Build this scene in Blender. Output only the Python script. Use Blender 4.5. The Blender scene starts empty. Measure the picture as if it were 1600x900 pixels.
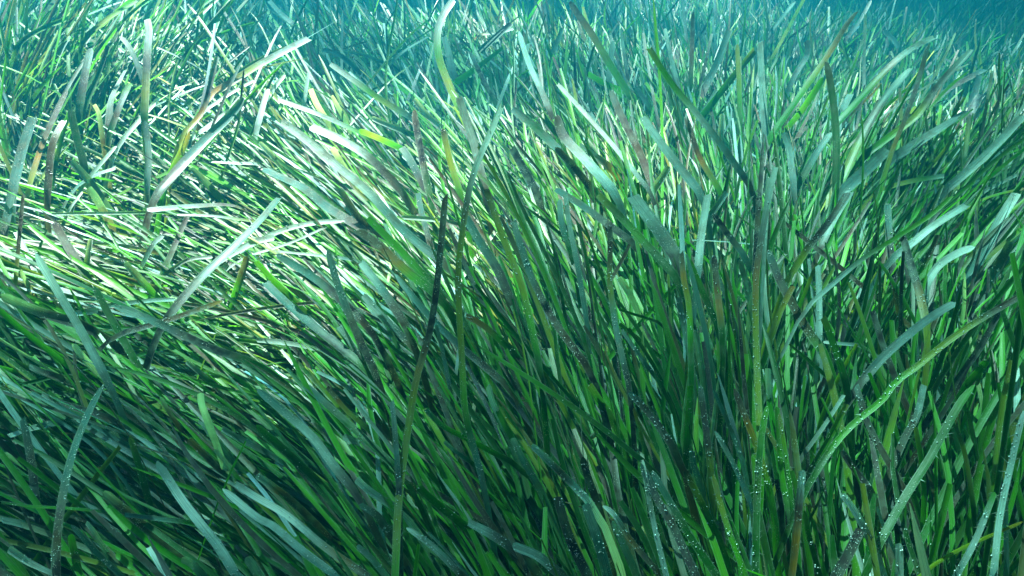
import bpy, math, random
import numpy as np
from mathutils import Vector

rng = np.random.default_rng(7)
random.seed(7)
scene = bpy.context.scene
col = scene.collection
R = math.radians

# ------------------------------------------------------------------ camera
CAM = np.array([0.0, 0.0, 1.0])
PITCH = R(-29.0)
HFOV = R(62.0)
cd = bpy.data.cameras.new("camera")
cd.sensor_width = 36.0
cd.angle = HFOV
cd.clip_start = 0.01
cd.clip_end = 500.0
cam = bpy.data.objects.new("camera", cd)
cam.location = CAM
cam.rotation_euler = (R(90) + PITCH, 0, 0)
col.objects.link(cam)
scene.camera = cam
F = 800.0 / math.tan(HFOV / 2)                 # focal length in photo pixels (1600 wide)
FWD = np.array([0, math.cos(PITCH), math.sin(PITCH)])
UP = np.array([0, -math.sin(PITCH), math.cos(PITCH)])
RT = np.array([1.0, 0, 0])

# ------------------------------------------------------------------ light
SUN_EL, SUN_AZ = R(58), R(-38)                  # azimuth from +Y towards +X
to_sun = np.array([math.cos(SUN_EL) * math.sin(SUN_AZ), math.cos(SUN_EL) * math.cos(SUN_AZ), math.sin(SUN_EL)])
world = bpy.data.worlds.new("World")
scene.world = world
world.use_nodes = True
wn = world.node_tree
sky = wn.nodes.new("ShaderNodeTexSky")
sky.sky_type = 'NISHITA'
sky.sun_disc = False
sky.sun_elevation = SUN_EL
sky.sun_rotation = SUN_AZ
bg = wn.nodes["Background"]
bg.inputs[1].default_value = 0.05
wn.links.new(sky.outputs[0], bg.inputs[0])
sd = bpy.data.lights.new("sun", 'SUN')
sd.energy = 5.0
sd.angle = R(0.5)
sd.color = (1.0, 0.96, 0.88)
sun = bpy.data.objects.new("sun", sd)
sun.rotation_euler = Vector(to_sun).to_track_quat('Z', 'Y').to_euler()
sun.location = (-3, 3, 6)
col.objects.link(sun)
scene.view_settings.view_transform = 'Standard'
scene.view_settings.look = 'None'
scene.view_settings.gamma = 1
scene.view_settings.use_curve_mapping = False
scene.view_settings.exposure = 3.4
scene.render.engine = 'CYCLES'
cy = scene.cycles
cy.max_bounces = 6
cy.diffuse_bounces = 3
cy.glossy_bounces = 2
cy.transmission_bounces = 3
cy.volume_bounces = 0
cy.transparent_max_bounces = 8


# ------------------------------------------------------------------ node helpers
def node(nt, kind, **kw):
    n = nt.nodes.new("ShaderNode" + kind)
    for k, v in kw.items():
        if k in n.inputs:
            n.inputs[k].default_value = v
        else:
            setattr(n, k, v)
    return n


def new_mat(name):
    m = bpy.data.materials.new(name)
    m.use_nodes = True
    m.node_tree.nodes.clear()
    return m, m.node_tree


def ramp(nt, stops):
    r = nt.nodes.new("ShaderNodeValToRGB")
    e = r.color_ramp.elements
    while len(e) < len(stops):
        e.new(0.5)
    for el, (p, c) in zip(e, stops):
        el.position = p
        el.color = (*c, 1) if len(c) == 3 else c
    return r


def mix_rgb(nt, mode, fac, a, b):
    m = nt.nodes.new("ShaderNodeMix")
    m.data_type = 'RGBA'
    m.blend_type = mode
    for sock, v in ((m.inputs[0], fac), (m.inputs[6], a), (m.inputs[7], b)):
        if hasattr(v, 'links') or isinstance(v, bpy.types.NodeSocket):
            nt.links.new(v, sock)
        elif isinstance(v, (int, float)):
            sock.default_value = v
        else:
            sock.default_value = (*v, 1)
    return m.outputs[2]


# ------------------------------------------------------------------ materials
def blade_material():
    m, nt = new_mat("seagrass_leaf")
    L = nt.links.new
    out = node(nt, "OutputMaterial")
    att = node(nt, "Attribute", attribute_name="tone")
    crust = node(nt, "Attribute", attribute_name="crust")
    uv = node(nt, "Attribute", attribute_name="leafuv")
    # long fibres along the leaf
    mp = node(nt, "Mapping")
    mp.inputs["Scale"].default_value = (13.0, 1.0, 1.0)
    L(uv.outputs["Vector"], mp.inputs["Vector"])
    fib = node(nt, "TexNoise", Scale=1.0, Detail=2.0)
    L(mp.outputs[0], fib.inputs["Vector"])
    fr = ramp(nt, [(0.3, (0.5,) * 3), (0.7, (1.4,) * 3)])
    L(fib.outputs["Fac"], fr.inputs[0])
    c1 = mix_rgb(nt, 'MULTIPLY', 0.8, att.outputs["Color"], fr.outputs[0])
    # blotches of brown and grey growth
    tc = node(nt, "TexCoord")
    bl = node(nt, "TexNoise", Scale=55.0, Detail=4.0, Roughness=0.65)
    L(tc.outputs["Object"], bl.inputs["Vector"])
    br = ramp(nt, [(0.42, (0, 0, 0)), (0.72, (1, 1, 1))])
    L(bl.outputs["Fac"], br.inputs[0])
    mfac = node(nt, "Math", operation='MULTIPLY')
    L(br.outputs[0], mfac.inputs[0])
    L(crust.outputs["Fac"], mfac.inputs[1])
    c2 = mix_rgb(nt, 'MIX', mfac.outputs[0], c1, (0.17, 0.21, 0.16))
    # patches where the leaf is dying
    dn = node(nt, "TexNoise", Scale=21.0, Detail=3.0, Roughness=0.6)
    L(tc.outputs["Object"], dn.inputs["Vector"])
    dr = ramp(nt, [(0.50, (0, 0, 0)), (0.66, (0.75, 0.75, 0.75))])
    L(dn.outputs["Fac"], dr.inputs[0])
    dm = node(nt, "Math", operation='MULTIPLY'); L(dr.outputs[0], dm.inputs[0]); L(crust.outputs["Fac"], dm.inputs[1])
    c2 = mix_rgb(nt, 'MIX', dm.outputs[0], c2, (0.085, 0.062, 0.024))
    # pale specks of tiny tube worms and air beads
    vo = node(nt, "TexVoronoi", Scale=420.0)
    L(tc.outputs["Object"], vo.inputs["Vector"])
    vr = ramp(nt, [(0.0, (1, 1, 1)), (0.16, (1, 1, 1)), (0.26, (0, 0, 0))])
    L(vo.outputs["Distance"], vr.inputs[0])
    n2 = node(nt, "TexNoise", Scale=38.0, Detail=1.0)
    L(tc.outputs["Object"], n2.inputs["Vector"])
    nr = ramp(nt, [(0.50, (0, 0, 0)), (0.62, (1, 1, 1))])
    L(n2.outputs["Fac"], nr.inputs[0])
    sp = node(nt, "Math", operation='MULTIPLY')
    L(vr.outputs[0], sp.inputs[0]); L(nr.outputs[0], sp.inputs[1])
    sp2 = node(nt, "Math", operation='MULTIPLY')
    L(sp.outputs[0], sp2.inputs[0]); L(crust.outputs["Fac"], sp2.inputs[1])
    c3 = mix_rgb(nt, 'MIX', sp2.outputs[0], c2, (0.72, 0.74, 0.70))
    # pale growth along the two edges
    sx = node(nt, "SeparateXYZ"); L(uv.outputs["Vector"], sx.inputs[0])
    fx = node(nt, "Math", operation='FRACT'); L(sx.outputs[0], fx.inputs[0])
    ce = node(nt, "Math", operation='SUBTRACT'); L(fx.outputs[0], ce.inputs[0]); ce.inputs[1].default_value = 0.5
    ab = node(nt, "Math", operation='ABSOLUTE'); L(ce.outputs[0], ab.inputs[0])
    en_ = node(nt, "TexNoise", Scale=160.0, Detail=2.0); L(tc.outputs["Object"], en_.inputs["Vector"])
    es = node(nt, "Math", operation='MULTIPLY_ADD'); L(en_.outputs["Fac"], es.inputs[0]); es.inputs[1].default_value = 0.22; L(ab.outputs[0], es.inputs[2])
    er = ramp(nt, [(0.51, (0, 0, 0)), (0.60, (0.30, 0.30, 0.30))]); L(es.outputs[0], er.inputs[0])
    c3 = mix_rgb(nt, 'MIX', er.outputs[0], c3, (0.34, 0.42, 0.36))
    bump = node(nt, "Bump", Strength=0.35, Distance=0.0012)
    addh = node(nt, "Math", operation='ADD')
    L(fib.outputs["Fac"], addh.inputs[0]); L(sp2.outputs[0], addh.inputs[1])
    L(addh.outputs[0], bump.inputs["Height"])
    p = node(nt, "BsdfPrincipled", Roughness=0.38)
    p.inputs["Specular IOR Level"].default_value = 0.25
    L(c3, p.inputs["Base Color"])
    L(bump.outputs[0], p.inputs["Normal"])
    tr = node(nt, "BsdfTranslucent")
    tcol = mix_rgb(nt, 'MULTIPLY', 1.0, c3, (1.3, 1.5, 0.5))
    L(tcol, tr.inputs["Color"])
    ms = node(nt, "MixShader", Fac=0.42)
    L(p.outputs[0], ms.inputs[1]); L(tr.outputs[0], ms.inputs[2])
    L(ms.outputs[0], out.inputs[0])
    return m


def seabed_material():
    m, nt = new_mat("seabed_silt")
    L = nt.links.new
    out = node(nt, "OutputMaterial")
    tc = node(nt, "TexCoord")
    n1 = node(nt, "TexNoise", Scale=7.0, Detail=8.0, Roughness=0.65)
    L(tc.outputs["Object"], n1.inputs["Vector"])
    r = ramp(nt, [(0.3, (0.018, 0.020, 0.014)), (0.55, (0.05, 0.045, 0.03)), (0.75, (0.11, 0.10, 0.07))])
    L(n1.outputs["Fac"], r.inputs[0])
    p = node(nt, "BsdfPrincipled", Roughness=0.95)
    L(r.outputs[0], p.inputs["Base Color"])
    b = node(nt, "Bump", Strength=0.6, Distance=0.02)
    L(n1.outputs["Fac"], b.inputs["Height"]); L(b.outputs[0], p.inputs["Normal"])
    L(p.outputs[0], out.inputs[0])
    return m


def water_surface_gobo_material():
    # tinted surface; sun patches and shade are painted into its transmission colour
    m, nt = new_mat("water_surface_gobo")
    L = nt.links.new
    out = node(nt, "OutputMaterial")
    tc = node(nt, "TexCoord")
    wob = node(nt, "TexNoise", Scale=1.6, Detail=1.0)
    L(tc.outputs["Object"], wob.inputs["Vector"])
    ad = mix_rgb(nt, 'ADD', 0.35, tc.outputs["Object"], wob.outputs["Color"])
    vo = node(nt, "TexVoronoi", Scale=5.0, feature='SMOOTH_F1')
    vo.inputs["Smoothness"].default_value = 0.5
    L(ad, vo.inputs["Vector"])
    light_att = node(nt, "Attribute", attribute_name="painted_light")
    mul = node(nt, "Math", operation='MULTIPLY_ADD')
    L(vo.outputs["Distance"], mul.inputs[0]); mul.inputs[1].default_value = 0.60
    L(light_att.outputs["Fac"], mul.inputs[2])
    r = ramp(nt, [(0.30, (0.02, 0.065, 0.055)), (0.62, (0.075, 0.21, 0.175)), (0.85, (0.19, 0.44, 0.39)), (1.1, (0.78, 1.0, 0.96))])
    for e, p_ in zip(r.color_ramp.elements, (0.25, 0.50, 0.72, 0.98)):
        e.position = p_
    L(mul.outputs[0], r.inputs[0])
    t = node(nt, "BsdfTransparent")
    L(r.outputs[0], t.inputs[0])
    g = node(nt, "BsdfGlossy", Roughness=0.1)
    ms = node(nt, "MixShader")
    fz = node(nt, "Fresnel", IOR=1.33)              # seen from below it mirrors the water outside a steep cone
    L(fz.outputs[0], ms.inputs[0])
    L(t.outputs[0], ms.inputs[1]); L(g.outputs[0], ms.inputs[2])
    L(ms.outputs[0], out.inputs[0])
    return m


LEAF = blade_material()

# ------------------------------------------------------------------ setting
def ground_z(x, y):
    x = np.asarray(x, float); y = np.asarray(y, float)
    z = 0.03 * np.sin(1.7 * x + 0.6) * np.cos(1.3 * y) + 0.02 * np.sin(3.1 * x - 2.2 * y)
    z = z + 0.13 * np.exp(-(((x + 1.3) / 0.9) ** 2 + ((y - 2.2) / 0.9) ** 2))
    z = z + 0.08 * np.exp(-(((x + 0.2) / 0.6) ** 2 + ((y - 1.5) / 0.6) ** 2))
    z = z + 0.07 * np.sin(2.6 * x + 1.0) * np.sin(2.2 * y - 0.4) * np.clip(y - 1.2, 0, 1)
    z = z - 0.30 / (1 + np.exp(-(x - 0.6) * 3)) / (1 + np.exp(-(y - 1.6) * 2))
    z = z - 0.08 * np.clip(y - 2.3, 0, 6) - 0.03 * np.clip(y - 2.3, 0, 6) / (1 + np.exp(-(x - .3) * 2))
    return z


def mesh_object(name, verts, faces, mat, smooth=True, parent=None):
    me = bpy.data.meshes.new(name)
    me.from_pydata([tuple(v) for v in verts], [], faces)
    if smooth:
        me.polygons.foreach_set("use_smooth", np.ones(len(me.polygons), bool))
    me.materials.append(mat)
    o = bpy.data.objects.new(name, me)
    col.objects.link(o)
    if parent is not None:
        o.parent = parent
    return o


def grid_object(name, xs, ys, zf, mat):
    X, Y = np.meshgrid(xs, ys)
    V = np.stack([X, Y, zf(X, Y)], -1).reshape(-1, 3)
    nx, ny = len(xs), len(ys)
    faces = [(j * nx + i, j * nx + i + 1, (j + 1) * nx + i + 1, (j + 1) * nx + i) for j in range(ny - 1) for i in range(nx - 1)]
    o = mesh_object(name, V, faces, mat)
    o["kind"] = "structure"
    return o


xs = np.concatenate([np.linspace(-60, -4, 15)[:-1], np.linspace(-4, 4, 81), np.linspace(4, 60, 15)[1:]])
ys = np.concatenate([np.linspace(-60, -1, 12)[:-1], np.linspace(-1, 8, 91), np.linspace(8, 60, 12)[1:]])
grid_object("seabed", xs, ys, ground_z, seabed_material())
xs = np.concatenate([np.linspace(-60, -5, 12)[:-1], np.linspace(-5, 5, 61), np.linspace(5, 60, 12)[1:]])
def sun_patch_swell(x, y):  # waves fitted to place the bright patch and the dark areas
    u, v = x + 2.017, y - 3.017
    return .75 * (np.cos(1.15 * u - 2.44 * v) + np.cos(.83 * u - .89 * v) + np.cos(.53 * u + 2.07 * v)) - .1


xs = np.concatenate([np.linspace(-60, -7, 12)[:-1], np.linspace(-7, 7, 141), np.linspace(7, 60, 12)[1:]])
surf = grid_object("water_surface_gobo", xs, xs, lambda x, y: 2.6 + 0.03 * sun_patch_swell(x, y), water_surface_gobo_material())  # unseen overhead, shaped to pattern the sunlight on the meadow
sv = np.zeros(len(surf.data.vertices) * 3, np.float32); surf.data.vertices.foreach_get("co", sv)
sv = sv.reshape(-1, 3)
fa = surf.data.attributes.new("painted_light", 'FLOAT', 'POINT')       # painted light: sets where the sun patch and dark areas fall
fa.data.foreach_set("value", (0.30 + 0.25 * sun_patch_swell(sv[:, 0], sv[:, 1])).astype(np.float32))

# water that thickens with distance
hm, nt = new_mat("murky_water")
pv = node(nt, "VolumePrincipled")
pv.inputs["Color"].default_value = (0.015, 0.60, 0.98, 1)
pv.inputs["Density"].default_value = 0.12
pv.inputs["Anisotropy"].default_value = 0.65
nt.links.new(pv.outputs[0], node(nt, "OutputMaterial").inputs["Volume"])
hx, hy0, hy1, hz0, hz1 = 59, -59, 59, -2.6, 1.5
hv = [(sx, sy, sz) for sz in (hz0, hz1) for sy in (hy0, hy1) for sx in (-hx, hx)]
hf = [(0, 2, 3, 1), (4, 5, 7, 6), (0, 1, 5, 4), (2, 6, 7, 3), (0, 4, 6, 2), (1, 3, 7, 5)]
hz = mesh_object("haze", hv, hf, hm, smooth=False)
hz["kind"] = "stuff"

# ------------------------------------------------------------------ projection between photo pixels and the place
def project(P):
    d = P - CAM
    z = d @ FWD
    zs = np.where(z > 0.02, z, 0.02)
    return np.stack([800 + F * (d @ RT) / zs, 450 - F * (d @ UP) / zs, z], -1)


def ray(px, py):
    v = FWD + RT * ((px - 800) / F) - UP * ((py - 450) / F)
    return v / np.linalg.norm(v)


# how the current combs the meadow: (photo x, y, lean x, lean up, uprightness)
COMB = np.array([
    (300, 800, -1.0, 0.30, .15), (500, 650, -1.0, .45, .16), (520, 420, -1, .68, .2), (300, 310, -1, -.08, .1), (180, 330, -1, .0, .1), (420, 800, -1, .35, .16),
    (700, 760, -.85, 1, .3), (850, 500, -.6, 1, .4), (900, 800, -.5, 1, .45), (1000, 300, -.5, 1, .45),
    (1100, 600, -.25, 1, .6), (1210, 720, -.1, 1, .7), (1300, 450, .45, 1, .6), (1450, 300, .7, 1, .5),
    (1450, 700, .4, 1, .6), (1560, 260, .8, .9, .5), (90, 200, .6, 1, .7), (220, 90, .5, 1, .45),
    (60, 560, -.5, .5, .35), (60, 800, -.9, .5, .4), (500, 80, -.6, 1, .34), (820, 90, -.4, 1, .34),
    (1100, 80, -.4, 1, .4), (1350, 90, .4, 1, .36), (1560, 110, .5, .9, .36), (200, 430, -.9, .25, .2),
    (650, 280, -1, .65, .22), (400, 200, -.9, .8, .3), (60, 320, -.7, .15, .2)], float)


def comb(x, y):
    """Lean direction of the leaves rooted near each ground point."""
    P = np.stack([x, y, np.full_like(x, 0.30)], -1)
    s = project(P)
    d2 = ((s[:, None, 0] - COMB[None, :, 0]) / 1.0) ** 2 + ((s[:, None, 1] - COMB[None, :, 1]) * 1.3) ** 2
    w = 1.0 / (d2 + 60.0 ** 2) ** 2.4
    w /= w.sum(1, keepdims=True)
    c = w @ COMB[:, 2:]
    n = np.hypot(c[:, 0], c[:, 1])
    el = c[:, 2]
    a = (c[:, :1] * RT + c[:, 1:2] * UP) / n[:, None]
    r = P - CAM
    r /= np.linalg.norm(r, axis=1, keepdims=True)
    best = np.full(len(x), 9.0)
    d = a.copy()
    for k in np.linspace(-.3, 2.0, 47):           # how far it leans away, for the wanted uprightness
        q = a + k * r
        q /= np.linalg.norm(q, axis=1, keepdims=True)
        m = np.abs(q[:, 2] - el) < best
        best[m] = np.abs(q[:, 2] - el)[m]
        d[m] = q[m]
    return d / np.linalg.norm(d, axis=1, keepdims=True), el


# ------------------------------------------------------------------ leaf tones (own colours; white also paints in sun glare on bleached leaves)
TONE = {
    'g': (0.012, 0.090, 0.006), 'l': (0.060, 0.25, 0.008), 'y': (0.20, 0.25, 0.022), 'o': (0.30, 0.16, 0.03),
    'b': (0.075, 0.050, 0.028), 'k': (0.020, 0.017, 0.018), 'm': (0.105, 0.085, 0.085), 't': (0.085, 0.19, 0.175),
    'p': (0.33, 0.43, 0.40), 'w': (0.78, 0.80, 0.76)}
CRUST = {'g': .35, 'l': .25, 'y': .45, 'o': .5, 'b': .7, 'k': .8, 'm': .9, 't': .6, 'p': .6, 'w': .1}
PROFILES = [("gggg", 32), ("gggl", 24), ("glll", 22), ("glly", 7), ("ggyb", 6), ("ggybk", 7), ("glybm", 5), ("gggtt", 4),
            ("ggtpp", 5), ("gybmp", 7), ("ggmp", 4), ("gtpw", 5), ("ybmm", 4), ("gkkm", 2), ("ttpp", 2)]


def tone_along(profile, ts):
    xs_ = np.linspace(0, 1, len(profile))
    c = np.array([TONE[k] for k in profile])
    e = np.array([CRUST[k] for k in profile])
    return np.stack([np.interp(ts, xs_, c[:, i]) for i in range(3)], -1), np.interp(ts, xs_, e)


def leaf_strip(P, N, W, fold=0.18, cols=3):
    """Vertices of leaves: P (n,s,3) midlines, N (n,s,3) face normals, W (n,s) widths -> (n,s,cols,3)."""
    T = np.gradient(P, axis=1)
    T /= np.linalg.norm(T, axis=-1, keepdims=True) + 1e-9
    N = N - (N * T).sum(-1, keepdims=True) * T
    N /= np.linalg.norm(N, axis=-1, keepdims=True) + 1e-9
    S = np.cross(T, N)
    if cols == 3:
        off = np.array([-.5, 0, .5])
        rise = np.array([fold, 0, fold])
    else:
        off = np.array([-.5, .5]); rise = np.array([0., 0.])
    return P[:, :, None] + S[:, :, None] * (off[None, None, :, None] * W[:, :, None, None]) + N[:, :, None] * (rise[None, None, :, None] * W[:, :, None, None])


def strips_to_mesh(name, blocks, mat):
    """blocks: list of (V (n,s,c,3), tone (n,s,3), crust (n,s), uv length (n,s)) joined into one mesh."""
    vs, fs, tn, cr, uv = [], [], [], [], []
    base = 0
    for V, C, E, U in blocks:
        n, s, c, _ = V.shape
        vs.append(V.reshape(-1, 3))
        tn.append(np.repeat(C[:, :, None], c, 2).reshape(-1, 3))
        cr.append(np.repeat(E[:, :, None], c, 2).reshape(-1))
        u = np.broadcast_to(np.linspace(0, 1, c), (n, s, c)) + (np.arange(n) * 3.0)[:, None, None]
        uv.append(np.stack([u, np.repeat(U[:, :, None] * 12, c, 2), np.zeros_like(u)], -1).reshape(-1, 3))
        idx = np.arange(n * s * c).reshape(n, s, c) + base
        q = np.stack([idx[:, :-1, :-1], idx[:, :-1, 1:], idx[:, 1:, 1:], idx[:, 1:, :-1]], -1).reshape(-1, 4)
        fs.append(q)
        base += n * s * c
    V = np.concatenate(vs).astype(np.float32); Q = np.concatenate(fs).astype(np.int32)
    me = bpy.data.meshes.new(name)
    me.vertices.add(len(V)); me.vertices.foreach_set("co", V.ravel())
    me.loops.add(Q.size); me.loops.foreach_set("vertex_index", Q.ravel())
    me.polygons.add(len(Q)); me.polygons.foreach_set("loop_start", np.arange(0, Q.size, 4, dtype=np.int32))
    me.polygons.foreach_set("use_smooth", np.ones(len(Q), bool))
    me.update(calc_edges=True)
    a = me.attributes.new("tone", 'FLOAT_COLOR', 'POINT')
    a.data.foreach_set("color", np.concatenate([np.concatenate(tn), np.ones((len(V), 1))], 1).astype(np.float32).ravel())
    a = me.attributes.new("crust", 'FLOAT', 'POINT'); a.data.foreach_set("value", np.concatenate(cr).astype(np.float32))
    a = me.attributes.new("leafuv", 'FLOAT_VECTOR', 'POINT'); a.data.foreach_set("vector", np.concatenate(uv).astype(np.float32).ravel())
    me.materials.append(mat)
    return me


# ------------------------------------------------------------------ the meadow
def grow(n, y0, y1, seg, cols, wid, lmin, lmax):
    """Midlines, normals, widths and tones of n leaves rooted in the band y0..y1."""
    y = np.sqrt(rng.uniform(max(y0, 0) ** 2, y1 ** 2, n)) if y0 > 1 else rng.uniform(y0, y1, n)
    x = rng.uniform(-1, 1, n) * (0.72 * np.maximum(y, 0) + 0.55)
    # leaves come in shoots of a few from one base
    k = rng.integers(0, n, n)
    grp = rng.random(n) < 0.6
    x = np.where(grp, x[k // 5 * 5 % n] + rng.normal(0, .012, n), x)
    y = np.where(grp, y[k // 5 * 5 % n] + rng.normal(0, .012, n), y)
    d, el = comb(x, y)
    for _ in range(2):
        d, el = comb(x + d[:, 0] * .36, y + d[:, 1] * .36)
    jit = 0.06 + 0.38 * el + (rng.random(n) < .11) * 0.45
    d = d + rng.normal(0, 1, (n, 3)) * jit[:, None] * np.array([1, 1, .55])
    d /= np.linalg.norm(d, axis=1, keepdims=True)
    L = rng.uniform(lmin, lmax, n) * (0.75 + 0.25 * rng.random(n))
    L *= np.where(y > 2.4, .8, 1.0)
    L *= 1.45 - 0.9 * np.clip(el - .25, 0, .5)
    t = np.linspace(0, 1, seg + 1)
    bend = rng.uniform(.25, .5, n) * (.6 + .8 * np.clip(el - .2, 0, .5))
    k_ = np.clip(t[None] / bend[:, None], 0, 1)
    k_ = k_ * k_ * (3 - 2 * k_)
    lay = 1.3 - 1.5 * np.clip(el - .2, 0, .7)
    up0 = np.stack([d[:, 0] * lay, d[:, 1] * lay, .26 + 1.3 * np.clip(el - .2, 0, .6)], -1)
    T = up0[:, None] * (1 - k_[..., None]) + d[:, None] * k_[..., None]
    T[..., 2] -= (np.clip(t - .55, 0, 1) ** 2)[None] * rng.uniform(.0, 1.6, n)[:, None]
    wav = rng.normal(0, .17, (n, 1, 2)) * np.sin(t[None, :, None] * rng.uniform(2, 8, (n, 1, 1)) + rng.uniform(0, 6, (n, 1, 1)))
    T[..., :2] += wav
    T /= np.linalg.norm(T, axis=-1, keepdims=True)
    step = (L / seg)[:, None, None]
    P = np.concatenate([np.zeros((n, 1, 3)), np.cumsum((T[:, :-1] + T[:, 1:]) * .5 * step, 1)], 1)
    P += np.stack([x, y, ground_z(x, y) - .01], -1)[:, None]
    # face normal: mostly upward over the bend, with a twist along the leaf
    side = np.cross(d, [0, 0, 1.0]); side /= np.linalg.norm(side, axis=1, keepdims=True) + 1e-9
    N0 = np.cross(side, d)
    tw = rng.normal(0, .75, n)[:, None] + rng.normal(0, .8, n)[:, None] * (t - .5)[None]
    N = N0[:, None] * np.cos(tw)[..., None] + side[:, None] * np.sin(tw)[..., None]
    w = wid * rng.uniform(.65, 1.2, n)
    cut = rng.random(n) < .55
    prof = np.ones((n, seg + 1))
    prof[:, 0] = .7
    prof[:, -1] = np.where(cut, rng.uniform(.5, .95, n), .12)
    prof[:, -2] = np.where(cut, 1.0, .8)
    pal = [p for p, _ in PROFILES]; pw = np.array([w_ for _, w_ in PROFILES], float); pw /= pw.sum()
    pick = rng.choice(len(pal), n, p=pw)
    dull = np.array([p.count('p') + p.count('w') + p.count('t') > 0 for p in pal])[pick] & (x > .15) & (y < 2.2) & (rng.random(n) < .6)
    pick = np.where(dull, rng.integers(0, 4, n), pick)        # pale leaves turned green: shade outside the sun patch put into leaf colour
    C = np.zeros((n, seg + 1, 3)); E = np.zeros((n, seg + 1))
    for i, pr in enumerate(pal):
        m = pick == i
        if m.any():
            sh = rng.uniform(.85, 1.2, m.sum())[:, None]
            tt = np.clip(t[None] * sh - (sh - 1) * .5, 0, 1)
            c, e = tone_along(pr, tt)
            C[m], E[m] = c, e
    C *= rng.uniform(.7, 1.35, n)[:, None, None]
    hue = rng.normal(0, .12, n)
    C[..., 0] *= (1 + hue)[:, None]; C[..., 2] *= (1 - hue)[:, None]
    E = E * rng.uniform(.3, 1.2, n)[:, None]
    return dict(P=P, N=N, W=w[:, None] * prof, C=np.clip(C, 0, .85), E=np.clip(E, 0, 1), U=np.broadcast_to(t, (n, seg + 1)) * L[:, None], cols=cols)


bands = [grow(18500, .1, 2.1, 16, 3, .0076, .42, .8), grow(20000, 2.0, 4.2, 10, 2, .0092, .42, .8), grow(22000, 4.1, 10.0, 6, 2, .0150, .45, .85)]


def keep_band(b, m):
    return {k: (v[m] if isinstance(v, np.ndarray) else v) for k, v in b.items()}


# nothing may grow into the lens
for i, b in enumerate(bands):
    dist = np.linalg.norm(b['P'] - CAM, axis=-1).min(1)
    bands[i] = keep_band(b, dist > .42)

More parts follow.
